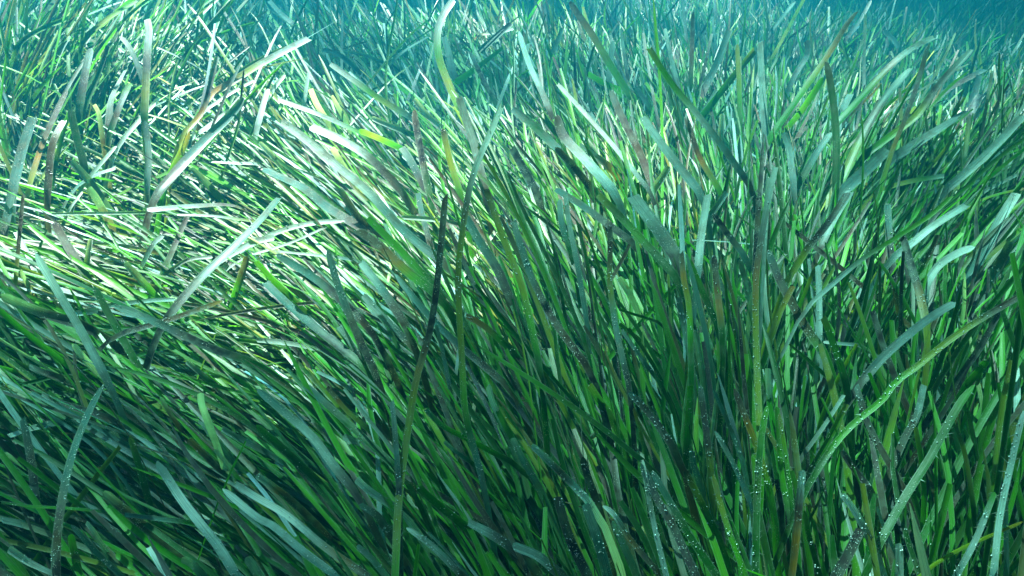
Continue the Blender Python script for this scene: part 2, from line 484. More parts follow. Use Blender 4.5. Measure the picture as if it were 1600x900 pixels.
# ------------------------------------------------------------------ single leaves that can be told apart
# tile origin, then: tones base>tip | width | points base>tip | label (short name it can be called by)
LEAVES = """
@0,0,3
gykpw|36|676,540 684,400 692,250 700,150 690,85|upright blade with a brilliant white looped tip on a dark stalk, upper left|the white looped tip
pww|26|590,640 660,560 745,462|
tpw|24|422,832 480,765 548,685|
tp|34|425,838 480,815 542,795|
bpp|34|512,590 530,460 600,320|
gbpl|30|520,610 565,490 612,388|
bpw|26|480,650 465,540 440,488|
bbbw|38|225,890 240,730 260,650 308,562|brown blade with a flaring white end near the upper left edge|the flaring white end
ggl|24|262,760 300,600 328,520|
ggg|44|385,750 350,610 330,510|
yobmm|26|145,850 200,680 280,500 320,420|
tttt|62|72,860 110,700 160,545|broad blurred teal blade standing at the upper left edge|the broad blurred teal blade
gmpp|40|375,490 400,350 428,225|
ggk|22|408,480 460,350 505,212|
gyll|26|420,160 500,95 580,45 650,5|long yellow-green blade sloping up to the top edge, upper left|the sloping yellow-green blade
ggll|26|60,300 90,210 180,145 300,95 355,75|
pp|16|405,75 490,40 572,10|
gpw|26|680,410 650,320 610,230 568,175|
ww|22|845,290 835,240 826,188|
yokmp|28|870,620 950,520 985,400 1005,310 1020,260|slender blackened blade with a grey tip bending up beside the broad teal one|the bent blackened blade
lyo|36|790,830 850,700 885,610|
glkk|14|1050,790 1115,590 1132,440 1144,320|
bmtttt|58|755,895 870,760 980,640 1080,540 1145,455|long grey-teal blade with a brown foot slanting up to the right, upper left|the slanting grey-teal blade
pww|34|940,625 1010,575 1080,520|
obyppp|36|1000,440 1100,380 1200,315 1320,250 1455,180|long pale blade with an orange foot reaching up right towards the top|the long pale orange-footed blade
pw|18|975,510 1080,440 1195,375|
pww|24|1190,770 1080,768 990,762|
gkk|15|795,810 700,745 592,690|
ttt|52|450,895 400,830 330,758|
tpt|34|690,840 695,720 678,565|
gtt|40|1000,895 945,840 890,790|
pw|22|780,775 840,705|
pw|22|735,440 715,410 695,385|
ypp|16|935,295 960,210 985,130|
ppw|14|980,345 860,280 730,220|
@400,0,3
gkkb|40|812,890 785,760 760,620 742,510|dark broad blade with a square-cut top, above the picture's middle|the dark square-topped blade
ppw|40|870,608 800,540 738,462|
lyyk|42|950,890 910,760 875,600|olive blade with a black cut tip beside the dark square-topped blade|the olive black-tipped blade
lylpw|46|960,520 905,400 860,280 850,170 875,80 930,-5|tallest blade, a twisted green and white strip leaving the top edge|the twisted tallest blade
mppp|72|1075,895 1030,700 985,560 950,450|broad pale speckled blade below the twisted tallest blade|the broad pale speckled blade
pww|34|925,335 905,250 880,170|
mmwww|68|650,860 530,740 400,660 250,595|broad glaring white blade with a mauve foot, brightest in the meadow|the glaring white blade
lpww|44|490,630 300,545 95,470|
pww|40|340,580 290,500 255,415|
pw|28|65,455 100,400 140,352|
pw|32|10,590 35,500 60,415|
pw|22|230,470 240,400 250,338|
tpw|28|410,550 370,480 350,452|
tylpp|36|720,550 600,480 500,410 345,300|long blade, yellow at its middle and pale at its tip, upper centre|the yellow-waisted blade
glyl|40|690,695 580,645 480,605|
lpw|34|740,640 620,590 540,555|
pw|24|600,550 540,530 495,517|
ttt|40|480,340 400,270 310,235|
tpp|18|610,300 500,255 390,245|
lpp|20|620,310 700,240 815,172|
ppw|24|170,110 110,60 60,5|
tp|18|230,130 222,70 215,20|
pp|16|435,110 430,70 428,30|
pw|20|497,195 492,150 488,110|
pw|16|575,50 573,25 572,0|
bkk|14|870,155 950,156 1040,150|
gbk|34|1070,225 1130,170 1200,110|
opw|20|1060,165 1130,155 1210,135|
mtp|56|770,850 720,750 680,690|
pw|36|1185,720 1155,690 1130,660|
ppw|44|430,820 390,750 355,690|
pw|44|100,755 50,710 10,670|
pw|26|120,610 80,580 40,555|
gkkt|26|1130,500 1060,370 1000,240|
pw|22|855,420 820,380 790,350|
pw|24|1050,415 1000,410 960,408|
lgg|36|940,380 1050,300 1160,215|
@800,0,3
gllyobk|44|560,460 470,320 380,170 310,70 265,0|long olive blade with a blackened tip slanting out through the top edge|the olive blade at the top edge
bpwww|30|180,525 130,410 80,300 30,145|kinked bright white blade right of the twisted tallest blade|the kinked white blade
pw|22|50,380 60,290 80,200|
tppw|34|455,390 465,290 475,190|
tp|26|190,250 215,190 238,130|
lpp|34|655,520 610,460 580,410|
mppw|22|790,440 750,290 715,130|slender white-tipped blade standing clear, right of the olive blade at the top|the slender white-tipped blade
mpp|16|690,600 650,380 615,150|
tppmk|72|470,895 340,750 240,640 208,535|broad pale blade ending in a black stub, right of the centre top|the pale blade with black stub
mpppp|24|640,890 480,690 330,520 205,385|long thin pale blade sloping down from the kinked white blade|the long thin pale blade
ttpp|58|870,890 740,730 610,550|broad grey-teal blade sloping down right of the long thin pale blade|the sloping broad grey-teal blade
lyokmp|34|970,890 880,740 840,620 810,540|
kttplly|40|1110,860 960,650 830,490 740,380 640,220|long blade changing from yellow-green tip to teal foot, upper right of centre|the yellow-to-teal blade
pp|22|890,530 930,470 960,420|
tppp|36|1190,640 1175,400 1165,190|
glyy|26|1070,600 1065,400 1055,200|
mttt|40|900,430 960,300 1020,140|
kkp|18|880,400 910,290 940,155|
pw|36|855,345 875,315 895,285|
pw|36|980,630 985,580 990,530|
pp|16|950,780 1000,725 1045,675|
tp|14|370,520 355,410 340,310|
lgl|34|540,430 440,390 350,340|
mbmt|50|650,850 600,720 520,560 460,420|
kkm|56|370,880 280,770 200,690|
opp|46|450,780 380,730 310,680|
tgt|60|220,710 100,590 0,510|
kkk|60|110,895 60,800 0,690|
ppp|56|665,890 700,840 740,780|
bp|16|820,200 810,100 800,0|
kpp|18|540,350 525,240 510,130|
kkp|16|300,420 295,310 290,200|
gbk|26|840,430 845,240 850,50|
ly|18|520,300 540,240 555,180|
llyy|34|890,540 1000,400 1140,230|
@1200,0,3
lllyobm|42|20,640 140,470 280,270 360,140 430,40|stout yellow-green blade with a brown shredded tip, upper right|the stout yellow-green blade
mpw|20|370,180 430,100 485,0|
gll|38|45,640 150,520 260,360|
gggb|40|320,880 320,620 295,400 270,280|dark green blade standing upright in the upper right|the dark green upright blade
gllybppp|40|330,580 430,470 520,370 600,290 680,230 785,175|green blade with a brown band and long pale tip, upper right|the brown-banded pale-tipped blade
lyymbtpp|44|345,850 460,610 560,450 620,380 680,310|
glyykmpp|38|480,710 680,560 730,500 820,380 965,225|long blade, yellow then black then pale, reaching to the far upper right|the yellow-black-pale blade
ymbt|28|760,500 850,420 940,370 1020,325|
lyobmmt|32|530,890 590,700 640,580 700,410 760,200|
pppp|48|590,740 720,660 850,580 940,520|pale blue-white blade lying across the upper right|the pale blue-white blade
ttt|32|940,520 970,430 990,350|
mkk|44|950,530 975,490 1000,440|
gyg|24|740,800 830,690 900,580|
gyb|20|920,740 935,640 945,540|
tpp|36|330,570 360,500 390,440|
tpppp|54|830,895 1000,750 1110,640 1200,540|long broad pale blade running out of the edge at upper right|the pale blade leaving the right edge
pw|18|525,255 540,225 550,198|
bpp|22|0,180 60,95 130,5|
pp|18|170,190 140,130 110,80|
tttk|30|80,460 130,350 185,260 182,185|
yylp|26|550,885 680,850 830,825|
pw|22|115,655 150,630 185,600|
pw|18|215,650 222,615 225,580|
ttt|22|630,250 590,190 540,140|
tp|18|505,350 485,310 465,280|
pw|16|1065,260 1066,230 1065,205|
ttg|16|460,560 450,340 458,60|
tpt|40|120,850 100,700 75,620|
gtp|40|160,840 230,720 300,620|
ttp|78|360,895 480,780 560,700|
pp|18|1020,895 1100,855 1170,820|
@0,300,3
tpppww|44|500,880 380,650 280,480 165,285|long bluish white blade slanting up to the left, middle of left side|the long bluish white blade
kmtttttt|58|790,590 860,500 960,390 1100,260 1230,130 1315,25|long blurred grey-teal blade with a dark foot slanting up right, left of centre|the blurred slanting teal blade
kmpp|75|350,620 200,570 100,530 0,480|broad grey crusted blade lying in from the left edge|the grey blade at left edge
pww|36|475,870 400,790 335,712|
gkkmtpp|62|1150,790 1000,740 850,670 700,600 520,530|broad lying blade, pale at its tip and dark brown behind, left of centre|the broad lying pale-tipped blade
kbbo|30|590,660 700,630 800,600 930,555 1050,510|thin red-brown blade lying across the broad pale-tipped one|the thin red-brown blade
tpp|24|530,530 700,510 830,505|
ppw|34|355,575 410,565 460,555|
tpp|20|780,380 880,320 1000,305|
ppp|40|1100,285 1200,235 1290,215|
pw|32|1075,240 1060,200 1045,165|
lpw|30|410,345 420,280 430,220|
mpw|36|1040,65 850,75 690,90|
ypw|18|1200,140 1000,115 830,110|
lpp|18|760,95 530,100 240,105|
gpw|18|300,150 330,80 390,0|
bttt|44|490,100 450,30 410,-20|
bmp|40|330,890 200,850 130,820|
bww|44|115,835 75,815 35,790|
bpp|22|150,480 120,420 90,365|
ykk|20|70,460 90,220 110,0|
mtt|50|20,200 40,100 60,0|
pp|14|580,260 635,225 690,195|
gtp|30|660,370 720,250 770,205|
lbb|46|1110,460 1140,370 1160,300|
gmmk|50|400,390 320,260 250,140|
gtpw|30|980,890 930,845 870,795|
gmm|30|770,370 850,180 880,110|
lpp|40|690,450 630,385 580,335|
ggg|40|640,800 520,590 440,440|
@0,0,1
lyyyyokkkmb|17|618,900 624,780 640,660 652,590 672,520 683,450 690,380 697,300|tall blade standing alone, yellow-green below and black above, centre front|the tall black-topped blade
tglyyyympww|15|750,735 728,650 722,560 716,440 722,370 733,300 747,253 763,217 788,158|tall slim upright blade, yellow in the middle with a kinked white tip, centre|the slim yellow-middled blade
mttpppp|21|690,408 633,363 575,300 527,260 480,220 437,187|long broad pale blue blade sloping down from the glaring white patch|the long pale blue blade
mtttt|24|555,352 510,325 477,298 440,280 407,265|
glyyyk|16|840,560 815,450 790,385 770,330 757,290|olive speckled blade with a blackened tip right of the slim yellow-middled blade|the olive speckled blade
bopwwp|14|573,900 510,857 450,807 400,777 365,755|
ttppww|15|520,898 470,860 430,825 400,808 347,763|long pale blade with a bright white end low on the left|the low white-ended blade
lyyyompw|14|1190,720 1184,600 1181,500 1182,430 1189,380 1200,315 1213,258|tall yellow-green upright blade with a white needle tip, right of centre|the yellow blade with white needle
ggllllyyykk|12|1265,755 1300,700 1333,663 1377,627 1400,597 1433,573 1477,537 1520,507 1553,487 1600,460|very long olive blade sloping up to a black end at the right edge|the very long olive blade
mpptt|21|550,762 520,725 490,685 445,645 400,607|long blade crusted pale near its foot and teal at its tip, lower left of centre|the pale-crusted long blade
pww|13|1203,622 1201,598 1200,575|
@400,300,3
globb|82|830,470 700,370 580,260 470,180|broad olive blade with a brown rotten tip, just left of centre|the broad brown-tipped blade
glll|56|830,440 680,280 520,120|broad clean bright green blade just above the broad brown-tipped one|the broad bright green blade
kmt|50|510,160 440,60 390,-20|
kkbttt|58|545,820 480,680 430,560 380,420 335,265|teal blade with a blackened foot crossing the speckled dark one, left of centre|the teal blade with blackened foot
kkmttt|62|495,600 400,510 280,410 90,290|broad blackened blade dotted with bright specks and teal at its tip|the broad blackened speckled blade
gkmttt|52|490,810 380,720 280,640 150,530 40,425|
bmtpp|62|690,610 600,470 490,325|broad pale blade with a squared end left of the tall black-topped blade|the broad pale squared blade
mtpp|50|720,710 600,590 500,480|
bmttp|38|1160,890 980,740 840,610 720,470 650,380|
gll|42|160,490 80,410 0,320|
mpp|60|480,780 440,700 385,630|
pppp|30|0,240 100,190 250,150 420,135|
pp|14|0,290 160,240 340,160|
tpp|18|410,312 350,305 100,280|
bpp|30|960,160 860,135 680,118|
tp|26|1070,310 1030,290 990,265|
ktt|34|820,240 780,100 760,0|
bmtt|78|1200,520 1130,360 1060,250 980,110|
gloo|50|1200,750 1080,640 980,580|
lbb|16|480,470 488,430 495,390|
pp|30|100,705 50,700 0,695|
ttt|26|905,890 870,720 845,620|
@800,300,3
gglyok|36|845,880 835,560 810,420 795,275|upright yellow blade ending in a brown-black square tip, right of centre|the yellow blade with black tip
tppp|48|875,360 890,200 920,10|upright pale grey square-topped stub right of centre|the pale grey square-topped stub
tpp|40|940,100 975,50 1010,0|
kttybk|36|545,890 490,640 462,430 463,280 463,150|grey upright blade narrowing to a thin black forked tip near the centre|the grey blade with forked tip
bkb|26|480,390 520,320 555,245|
gglgy|58|760,390 640,260 520,130 400,10|broad green speckled blade running down right of the slim yellow-middled one|the broad green speckled blade
mtpp|120|760,300 680,180 560,20|very broad translucent grey blade covered in beads, right of centre|the very broad beaded grey blade
gobk|42|985,650 965,480 945,290|dark mauve-black cut blade standing right of the yellow black-tipped one|the dark mauve cut blade
ggll|48|960,620 900,480 830,320|
pptt|44|830,735 800,600 780,490|
pw|40|550,480 525,440 500,400|
kbmttp|58|340,800 220,640 150,520 80,370 0,120|long blade fading from dark brown foot to pale blue tip beside the olive speckled one|the brown-footed pale blue blade
ttpp|32|345,550 310,350 270,150 250,0|
gtp|44|270,260 235,150 225,30|
gtp|28|690,890 600,770 510,640|
tpp|40|900,890 880,760 860,640|
tkk|44|1080,290 1010,200 940,100|
lyo|44|375,890 340,830 315,780|
pp|38|1120,520 1090,400 1070,310|
gl|18|680,610 590,580 500,550|
kkk|40|1140,400 1150,200 1160,20|
kmtt|56|550,230 440,150 330,70 200,-10|
@1200,300,3
mtpppw|56|440,890 560,760 700,640 800,570 885,520|stout pale blade with a bright square-cut end, right side|the stout pale square-cut blade
pplll|24|210,515 330,410 450,310 600,215 760,110 870,10|long thin pale-green blade sloping up to the right, right side|the long thin pale-green blade
yokkk|38|745,620 710,470 665,320 630,200|black blade with a yellow foot leaning left, right side|the black yellow-footed blade
tppw|44|735,520 745,440 800,350 880,295 970,255|pale frosted blade curving over to the right like a hook|the frosted hooked blade
tppp|40|600,300 680,240 780,160 940,60|frosted pale blade running parallel above the hooked one, right side|the frosted straight blade
yykkmm|34|110,380 190,260 280,150 380,0|blackish slanting blade with an olive foot, right of centre|the blackish slanting blade
mppp|32|250,260 310,140 400,0|
ppp|30|240,680 240,500 235,340|
glly|52|360,880 300,700 255,580|bright green short blade with a yellow pointed tip, lower right|the bright green short blade
ppw|20|425,718 340,712 255,705|
tp|24|640,860 615,790 600,730|
ttpp|50|940,400 1020,270 1090,130 1170,0|
gyl|24|1000,340 1090,260 1190,170|
ylo|28|980,50 1080,15 1200,-10|
kktt|40|590,410 570,230 560,50|
lbbmt|68|260,750 170,620 60,420 0,270|
gyo|40|10,700 60,560 120,440|
lyb|24|150,520 190,420 230,330|
pw|20|1000,480 980,450 955,425|
gl|40|940,890 985,840 1025,790|
ttt|50|1070,370 1105,300 1140,230|
gom|30|630,640 600,480 590,430|
lbm|28|720,370 760,290 800,200|
@0,600,3
kbmtttt|60|270,890 275,720 310,480 360,290 430,120 490,0|tall blurred grey blade bending up in the lower left corner|the tall blurred grey blade
pww|40|230,890 130,840 35,775|white sunlit blade in the bottom left corner|the white corner blade
mpp|36|215,690 100,660 0,640|
gllg|34|480,605 330,590 150,580 0,560|
gtt|26|870,650 700,630 580,615|
mbmp|64|710,690 600,600 480,500|
tttp|30|560,890 450,790 330,660|
tpw|26|505,800 440,700 400,650|
tppwwpt|58|1100,890 1020,760 935,655 840,530 730,360|long pale blade with a glossy white middle, low on the left|the glossy white-middled blade
pww|46|980,190 950,110 940,40|bright white cut stub poking up left of the lower centre|the bright white cut stub
tpp|50|1020,280 960,210 925,180|
ttp|36|1200,300 1120,260 1035,210|
lpp|26|1115,445 1060,370 1005,305|
mmp|46|460,150 300,100 190,55|
tpp|32|240,190 140,215 40,250|
kmt|44|170,550 150,350 110,150|
gly|40|680,480 640,340 610,240|
tpp|50|950,895 900,840 850,815|
pp|70|1210,895 1180,850 1150,815|
ggl|40|370,890 350,800 330,700|
bmp|24|830,190 790,130 750,60|
boo|36|980,360 930,310 880,260|
@400,600,3
ppw|52|630,570 540,510 465,445|short pale leaf-shaped tip beside the tall black-topped blade's lower half|the pale leaf-shaped tip
mppw|46|960,895 830,770 700,675|white-tipped blade sloping down right of the tall black-topped blade's foot|the white-tipped blade at bottom
ppp|36|600,890 540,820 470,760|
kkktpp|34|678,780 672,520 660,330 648,180 635,68|pointed pale blade with a black foot against the tall black-topped one|the pointed pale blade
mmpp|78|1200,770 1100,710 990,655|
ppww|46|1210,310 1150,180 1105,80 1088,0|
ggt|44|640,380 400,160 220,0|
gyob|30|510,200 420,120 330,10|
mpp|50|540,310 460,270 405,250|
ggg|68|1000,680 850,560 760,480|
tp|16|990,895 890,780 800,690|
gtp|26|1010,370 940,320 880,270|
gllt|36|1190,360 1000,260 870,190 790,110|
bopp|50|140,530 60,470 0,430|
ggl|60|280,440 130,300 0,190|
mmt|60|620,700 560,620 480,570|
@800,600,3
ppppw|34|720,895 670,680 640,520 610,345|narrow chalk-white blade standing up from the bottom edge, right of centre|the narrow chalk-white blade
mmmt|70|860,890 760,680 680,540 600,370|broad mauve blade right behind the narrow chalk-white one|the broad mauve blade
ttpp|88|430,830 390,700 340,560|
mkmm|88|350,890 270,720 210,520|broad purplish speckled blade at the bottom, right of centre|the broad purplish speckled blade
wpmpp|54|355,550 290,480 230,420 160,350 90,285|crusty pale twisted blade in the lower centre|the crusty twisted blade
bmmt|60|750,290 660,160 545,35|broad mauve cut blade sloping left above the narrow chalk-white one|the sloping mauve cut blade
glll|46|815,330 825,150 835,0|
lyyobm|50|1200,470 1140,280 1090,150 1040,20|blade turning from mauve through orange to yellow, lower right of centre|the mauve-to-yellow blade
ybmmp|50|930,390 910,220 880,0|
ggyk|50|960,700 890,560 810,400|
llyy|40|1090,890 1000,640 940,420|
ttp|32|1120,560 1040,380 950,220|
ptt|28|1080,360 1020,200 940,20|
mmopw|34|690,890 560,740 480,620 420,570|
tp|44|570,850 500,700 470,640|
mpp|80|220,890 120,810 0,760|
ttp|50|120,470 60,370 0,250|
gyo|22|620,290 590,180 570,110|
ggt|60|950,890 830,710 650,400|
bkk|60|400,560 350,420 330,340|
tt|36|870,430 850,370 845,310|
gggl|50|1140,890 1150,500 1170,250 1200,90|long clean green upright blade under the yellow blade with white needle|the long green upright blade
gly|60|450,130 400,60 360,0|
@1200,600,3
pppww|44|540,895 490,760 420,620 345,510|white ribbon blade curving up from the bottom edge, lower right|the white ribbon blade
mmm|80|330,890 390,780 440,680|broad mauve square-cut blade leaning over the white ribbon blade|the mauve square-cut blade
ppp|46|620,895 620,820 618,745|pale short stub at the bottom edge right of the white ribbon|the pale bottom stub
ggggl|50|530,740 640,540 760,350 880,130 970,0|long plain green blade sloping up through the lower right|the long plain green blade
tppppw|34|1060,890 1090,620 1140,380 1200,120|long white blade rising along the right edge, lower right|the white blade at right edge
tppl|32|890,890 980,720 1065,505|slim pale blade slanting beside the long white one, lower right corner|the slim pale corner blade
obmpp|50|140,690 150,560 165,400|pale grey upright blade with an orange foot, lower right|the pale orange-footed stub
glll|34|100,620 60,400 40,100|
gly|30|115,600 90,380 50,130|
ggl|30|240,890 190,700 170,590|
mpp|24|170,330 270,190 360,50|
gly|36|210,390 290,250 370,90|
mmbpp|44|595,360 650,240 700,150 735,0|
ly|26|720,360 700,260 690,200|
bbmp|40|640,500 560,360 470,190 410,0|
yyo|24|780,840 900,770 1080,690 1200,640|
tp|18|600,800 540,660 510,570|
ttt|24|1120,850 1118,680 1115,520|
gyg|26|960,580 920,330 870,180|
mm|40|470,490 400,400 340,310|
"""


def read_leaves():
    out = []
    ox = oy = 0.0; k = 1.0
    for ln in LEAVES.strip().splitlines():
        if ln[0] == '@':
            ox, oy, k = (float(v) for v in ln[1:].split(','))
            continue
        f = (ln + '||').split('|')
        pts = np.array([[float(v) for v in p.split(',')] for p in f[2].split()]) / k + (ox, oy)
        w_ = float(f[1]) / k
        w_ = w_ if w_ < 12 else 12 + (w_ - 12) * .45
        out.append(dict(tones=f[0], w=w_, pts=pts, label=f[3], short=f[4]))
    return out


leaves = read_leaves()
size_of = lambda lf: np.linalg.norm(np.diff(lf['pts'], axis=0), axis=1).sum() * lf['w'] + (1e6 if lf['label'] else 0)
floor_ = sorted((size_of(lf) for lf in leaves), reverse=True)[:300][-1]
leaves = [lf for lf in leaves if size_of(lf) >= floor_]


# ---- a label for every leaf without one: how it looks, then what it stands beside
def seg_cross(A, B):
    for a, b in zip(A[:-1], A[1:]):
        for c, d in zip(B[:-1], B[1:]):
            r, s = b - a, d - c
            den = r[0] * s[1] - r[1] * s[0]
            if abs(den) < 1e-9:
                continue
            q = c - a
            t = (q[0] * s[1] - q[1] * s[0]) / den; u = (q[0] * r[1] - q[1] * r[0]) / den
            if 0 <= t <= 1 and 0 <= u <= 1:
                return True
    return False


WORDS = {'g': 'dark green', 'l': 'bright green', 'y': 'olive', 'o': 'orange-brown', 'b': 'brown', 'k': 'blackened', 'm': 'mauve-grey',
         't': 'teal-grey', 'p': 'pale', 'w': 'white'}


def looks(lf):
    t = lf['tones']
    body = max(sorted(set(t)), key=lambda c: t.count(c) + (.5 if c == t[len(t) // 2] else 0))
    n = len(lf['pts'])
    ln = np.linalg.norm(np.diff(lf['pts'], axis=0), axis=1).sum()
    size = ('short ' if ln < 60 else 'long ' if ln > 190 else '') + ('thin ' if lf['w'] < 7 else 'broad ' if lf['w'] > 18 else '')
    s = size + WORDS[body] + ' blade'
    if t[-1] != body and not (body == 'p' and t[-1] == 't') :
        s += ' with ' + WORDS[t[-1]] + ' tip'
    elif t[0] != body:
        s += ' with ' + WORDS[t[0]] + ' foot'
    d = lf['pts'][-1] - lf['pts'][0]
    a = math.degrees(math.atan2(-d[1], d[0]))
    lean = 'upright' if 72 < a < 108 else 'leaning right' if 25 < a <= 72 else 'leaning left' if 108 <= a < 155 else 'lying flat'
    return s, lean


marks = [lf for lf in leaves if lf['short']]
used = set(lf['label'] for lf in leaves if lf['label'])
for lf in leaves:
    if lf['label']:
        continue
    look, lean = looks(lf)
    mid = lf['pts'].mean(0)
    near = []
    for mk in marks:
        seg = mk['pts']
        q = np.concatenate([np.linspace(a, b, 12) for a, b in zip(seg[:-1], seg[1:])])
        i = np.argmin(((q - mid) ** 2).sum(1))
        near.append((np.linalg.norm(q[i] - mid), q[i], mk))
    near.sort(key=lambda v: v[0])
    done = False
    for dist, q, mk in near[:8]:
        if seg_cross(lf['pts'], mk['pts']):
            rel = 'crossing'
        else:
            v = mid - q
            rel = ('right of' if v[0] > 0 else 'left of') if abs(v[0]) > abs(v[1]) else ('below' if v[1] > 0 else 'above')
            rel = ('just ' if dist < 45 else '' if dist < 110 else 'well ') + rel
        for txt in (f"{look} {rel} {mk['short']}", f"{look}, {lean}, {rel} {mk['short']}"):
            if txt not in used and len(txt.replace('-', ' ').split()) <= 16:
                done = True
                break
        if done:
            break
    if not done:
        print("NO UNIQUE LABEL", txt)
    used.add(txt)
    lf['label'] = txt

# ---- top of the grown meadow, where the single leaves lie
GX0, GY0, GS, GNX, GNY = -6.0, -0.6, 0.07, 172, 120
allp = np.concatenate([b['P'][:, 2:].reshape(-1, 3) for b in bands])
ci = np.clip(((allp[:, 0] - GX0) / GS).astype(int), 0, GNX - 1); cj = np.clip(((allp[:, 1] - GY0) / GS).astype(int), 0, GNY - 1)
cell = cj * GNX + ci
o_ = np.lexsort((allp[:, 2], cell))
cs, zs_ = cell[o_], allp[o_, 2]
st = np.searchsorted(cs, np.arange(GNX * GNY)); en = np.searchsorted(cs, np.arange(GNX * GNY), side='right')
top = np.full(GNX * GNY, np.nan)
ok = en > st
top[ok] = zs_[np.minimum(st[ok] + ((en[ok] - st[ok]) * .88).astype(int), en[ok] - 1)]
top = top.reshape(GNY, GNX)
top[np.isnan(top)] = np.nanmedian(top)
for _ in range(3):
    tp_ = np.pad(top, 1, mode='edge')
    top = sum(tp_[a:a + GNY, b:b + GNX] for a in range(3) for b in range(3)) / 9


def canopy(x, y):
    i = int(min(max((x - GX0) / GS, 0), GNX - 1)); j = int(min(max((y - GY0) / GS, 0), GNY - 1))
    return top[j, i]


def hit(px, py, lift):
    r = ray(px, py)
    t = .3
    while t < 9:
        p = CAM + r * t
        if p[2] < canopy(p[0], p[1]) + lift:
            return t
        t += .01
    return t


def smooth_path(Q, n):
    """Catmull-Rom through the rows of Q, n rows out, even in length."""
    E = np.concatenate([2 * Q[:1] - Q[1:2], Q, 2 * Q[-1:] - Q[-2:-1]])
    out = []
    for i in range(1, len(E) - 2):
        p0, p1, p2, p3 = E[i - 1:i + 3]
        for t in np.linspace(0, 1, 12, endpoint=False):
            out.append(.5 * (2 * p1 + (p2 - p0) * t + (2 * p0 - 5 * p1 + 4 * p2 - p3) * t * t + (3 * p1 - p0 - 3 * p2 + p3) * t ** 3))
    out.append(Q[-1])
    out = np.array(out)
    s = np.concatenate([[0], np.cumsum(np.linalg.norm(np.diff(out, axis=0), axis=1))])
    u = np.linspace(0, s[-1], n)
    return np.stack([np.interp(u, s, out[:, k]) for k in range(3)], -1)


lr = np.random.default_rng(21)
ZB = np.full((226, 401), 99.0)
made = []
for lf in leaves:
    pts = lf['pts']
    seglen = np.linalg.norm(np.diff(pts, axis=0), axis=1)
    s = np.concatenate([[0], np.cumsum(seglen)]); tot = s[-1]; s /= tot
    up_ = .055 if lf['short'] else .0
    d0 = hit(*pts[0], .0 + up_)
    reach = tot * d0 / F
    d1 = hit(*pts[-1], .07 + up_)
    d1 = float(np.clip(d1, d0 - reach * .35, d0 + reach * lr.uniform(.25, .7)))
    dep = d0 + (d1 - d0) * s
    dep = dep - .02
    P3 = np.array([CAM + ray(*p) * d for p, d in zip(pts, dep)])
    nseg = 20
    vis = smooth_path(P3, nseg + 1)
    # hidden foot down to the bed
    T0 = (vis[1] - vis[0]) / np.linalg.norm(vis[1] - vis[0])
    run = np.array([T0[0], T0[1]]) * .14
    gx, gy = vis[0, 0] - run[0], vis[0, 1] - run[1]
    root = np.array([gx, gy, float(ground_z(gx, gy))])
    c_ = vis[0] - T0 * .07
    tt = np.linspace(0, 1, 6)[:, None]
    foot = (1 - tt) ** 2 * root + 2 * tt * (1 - tt) * c_ + tt ** 2 * vis[0]
    path = np.concatenate([foot[:-1], vis])
    m = len(path)
    T = np.gradient(path, axis=0); T /= np.linalg.norm(T, axis=1, keepdims=True)
    V = CAM - path; dist = np.linalg.norm(V, axis=1); V /= dist[:, None]
    bright = lf['tones'].count('w')
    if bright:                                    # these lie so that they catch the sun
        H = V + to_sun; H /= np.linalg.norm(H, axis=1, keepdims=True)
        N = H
    else:
        green = sum(lf['tones'].count(c) for c in 'gly') > len(lf['tones']) / 2
        N = V + to_sun * ((-.7 if lr.random() < .6 and not lf['short'] else .9) if green else .8)       # turned towards the light, or lit through
    N = N - (N * T).sum(1, keepdims=True) * T; N /= np.linalg.norm(N, axis=1, keepdims=True)
    roll = lr.normal(0, .12 if bright else .25) + lr.normal(0, .35) * np.linspace(-.5, .5, m)
    B = np.cross(T, N)
    N = N * np.cos(roll)[:, None] + B * np.sin(roll)[:, None]
    B = np.cross(T, N)
    face = np.abs((N * V).sum(1))
    tl = np.concatenate([np.zeros(5), np.linspace(0, 1, nseg + 1)])
    W = .72 * lf['w'] * dist / F / np.clip(face, .7, 1)
    W = W * (1.04 - .14 * tl)
    W[:5] *= .85
    square = lr.random() < .6 or lf['w'] > 18
    W[-1] *= lr.uniform(.6, .95) if square else .2
    if not square:
        W[-2] *= .75
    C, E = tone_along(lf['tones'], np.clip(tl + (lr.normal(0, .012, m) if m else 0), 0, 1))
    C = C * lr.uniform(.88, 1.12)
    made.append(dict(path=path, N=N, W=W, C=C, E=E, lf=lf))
    for p, wpx, dd in zip(project(vis), np.full(nseg + 1, lf['w']), dist[5:]):
        pass
    pr = project(np.concatenate([np.linspace(a, b, 6) for a, b in zip(vis[2:-1], vis[3:])]))
    for px, py, dz in pr:
        r_ = max(lf['w'] * .5, 2) / 4
        x0, x1 = int(px / 4 - r_), int(px / 4 + r_) + 1
        y0, y1 = int(py / 4 - r_), int(py / 4 + r_) + 1
        if x1 < 0 or y1 < 0 or x0 > 400 or y0 > 225:
            continue
        sl = (slice(max(y0, 0), max(y1, 0)), slice(max(x0, 0), max(x1, 0)))
        ZB[sl] = np.minimum(ZB[sl], dz)

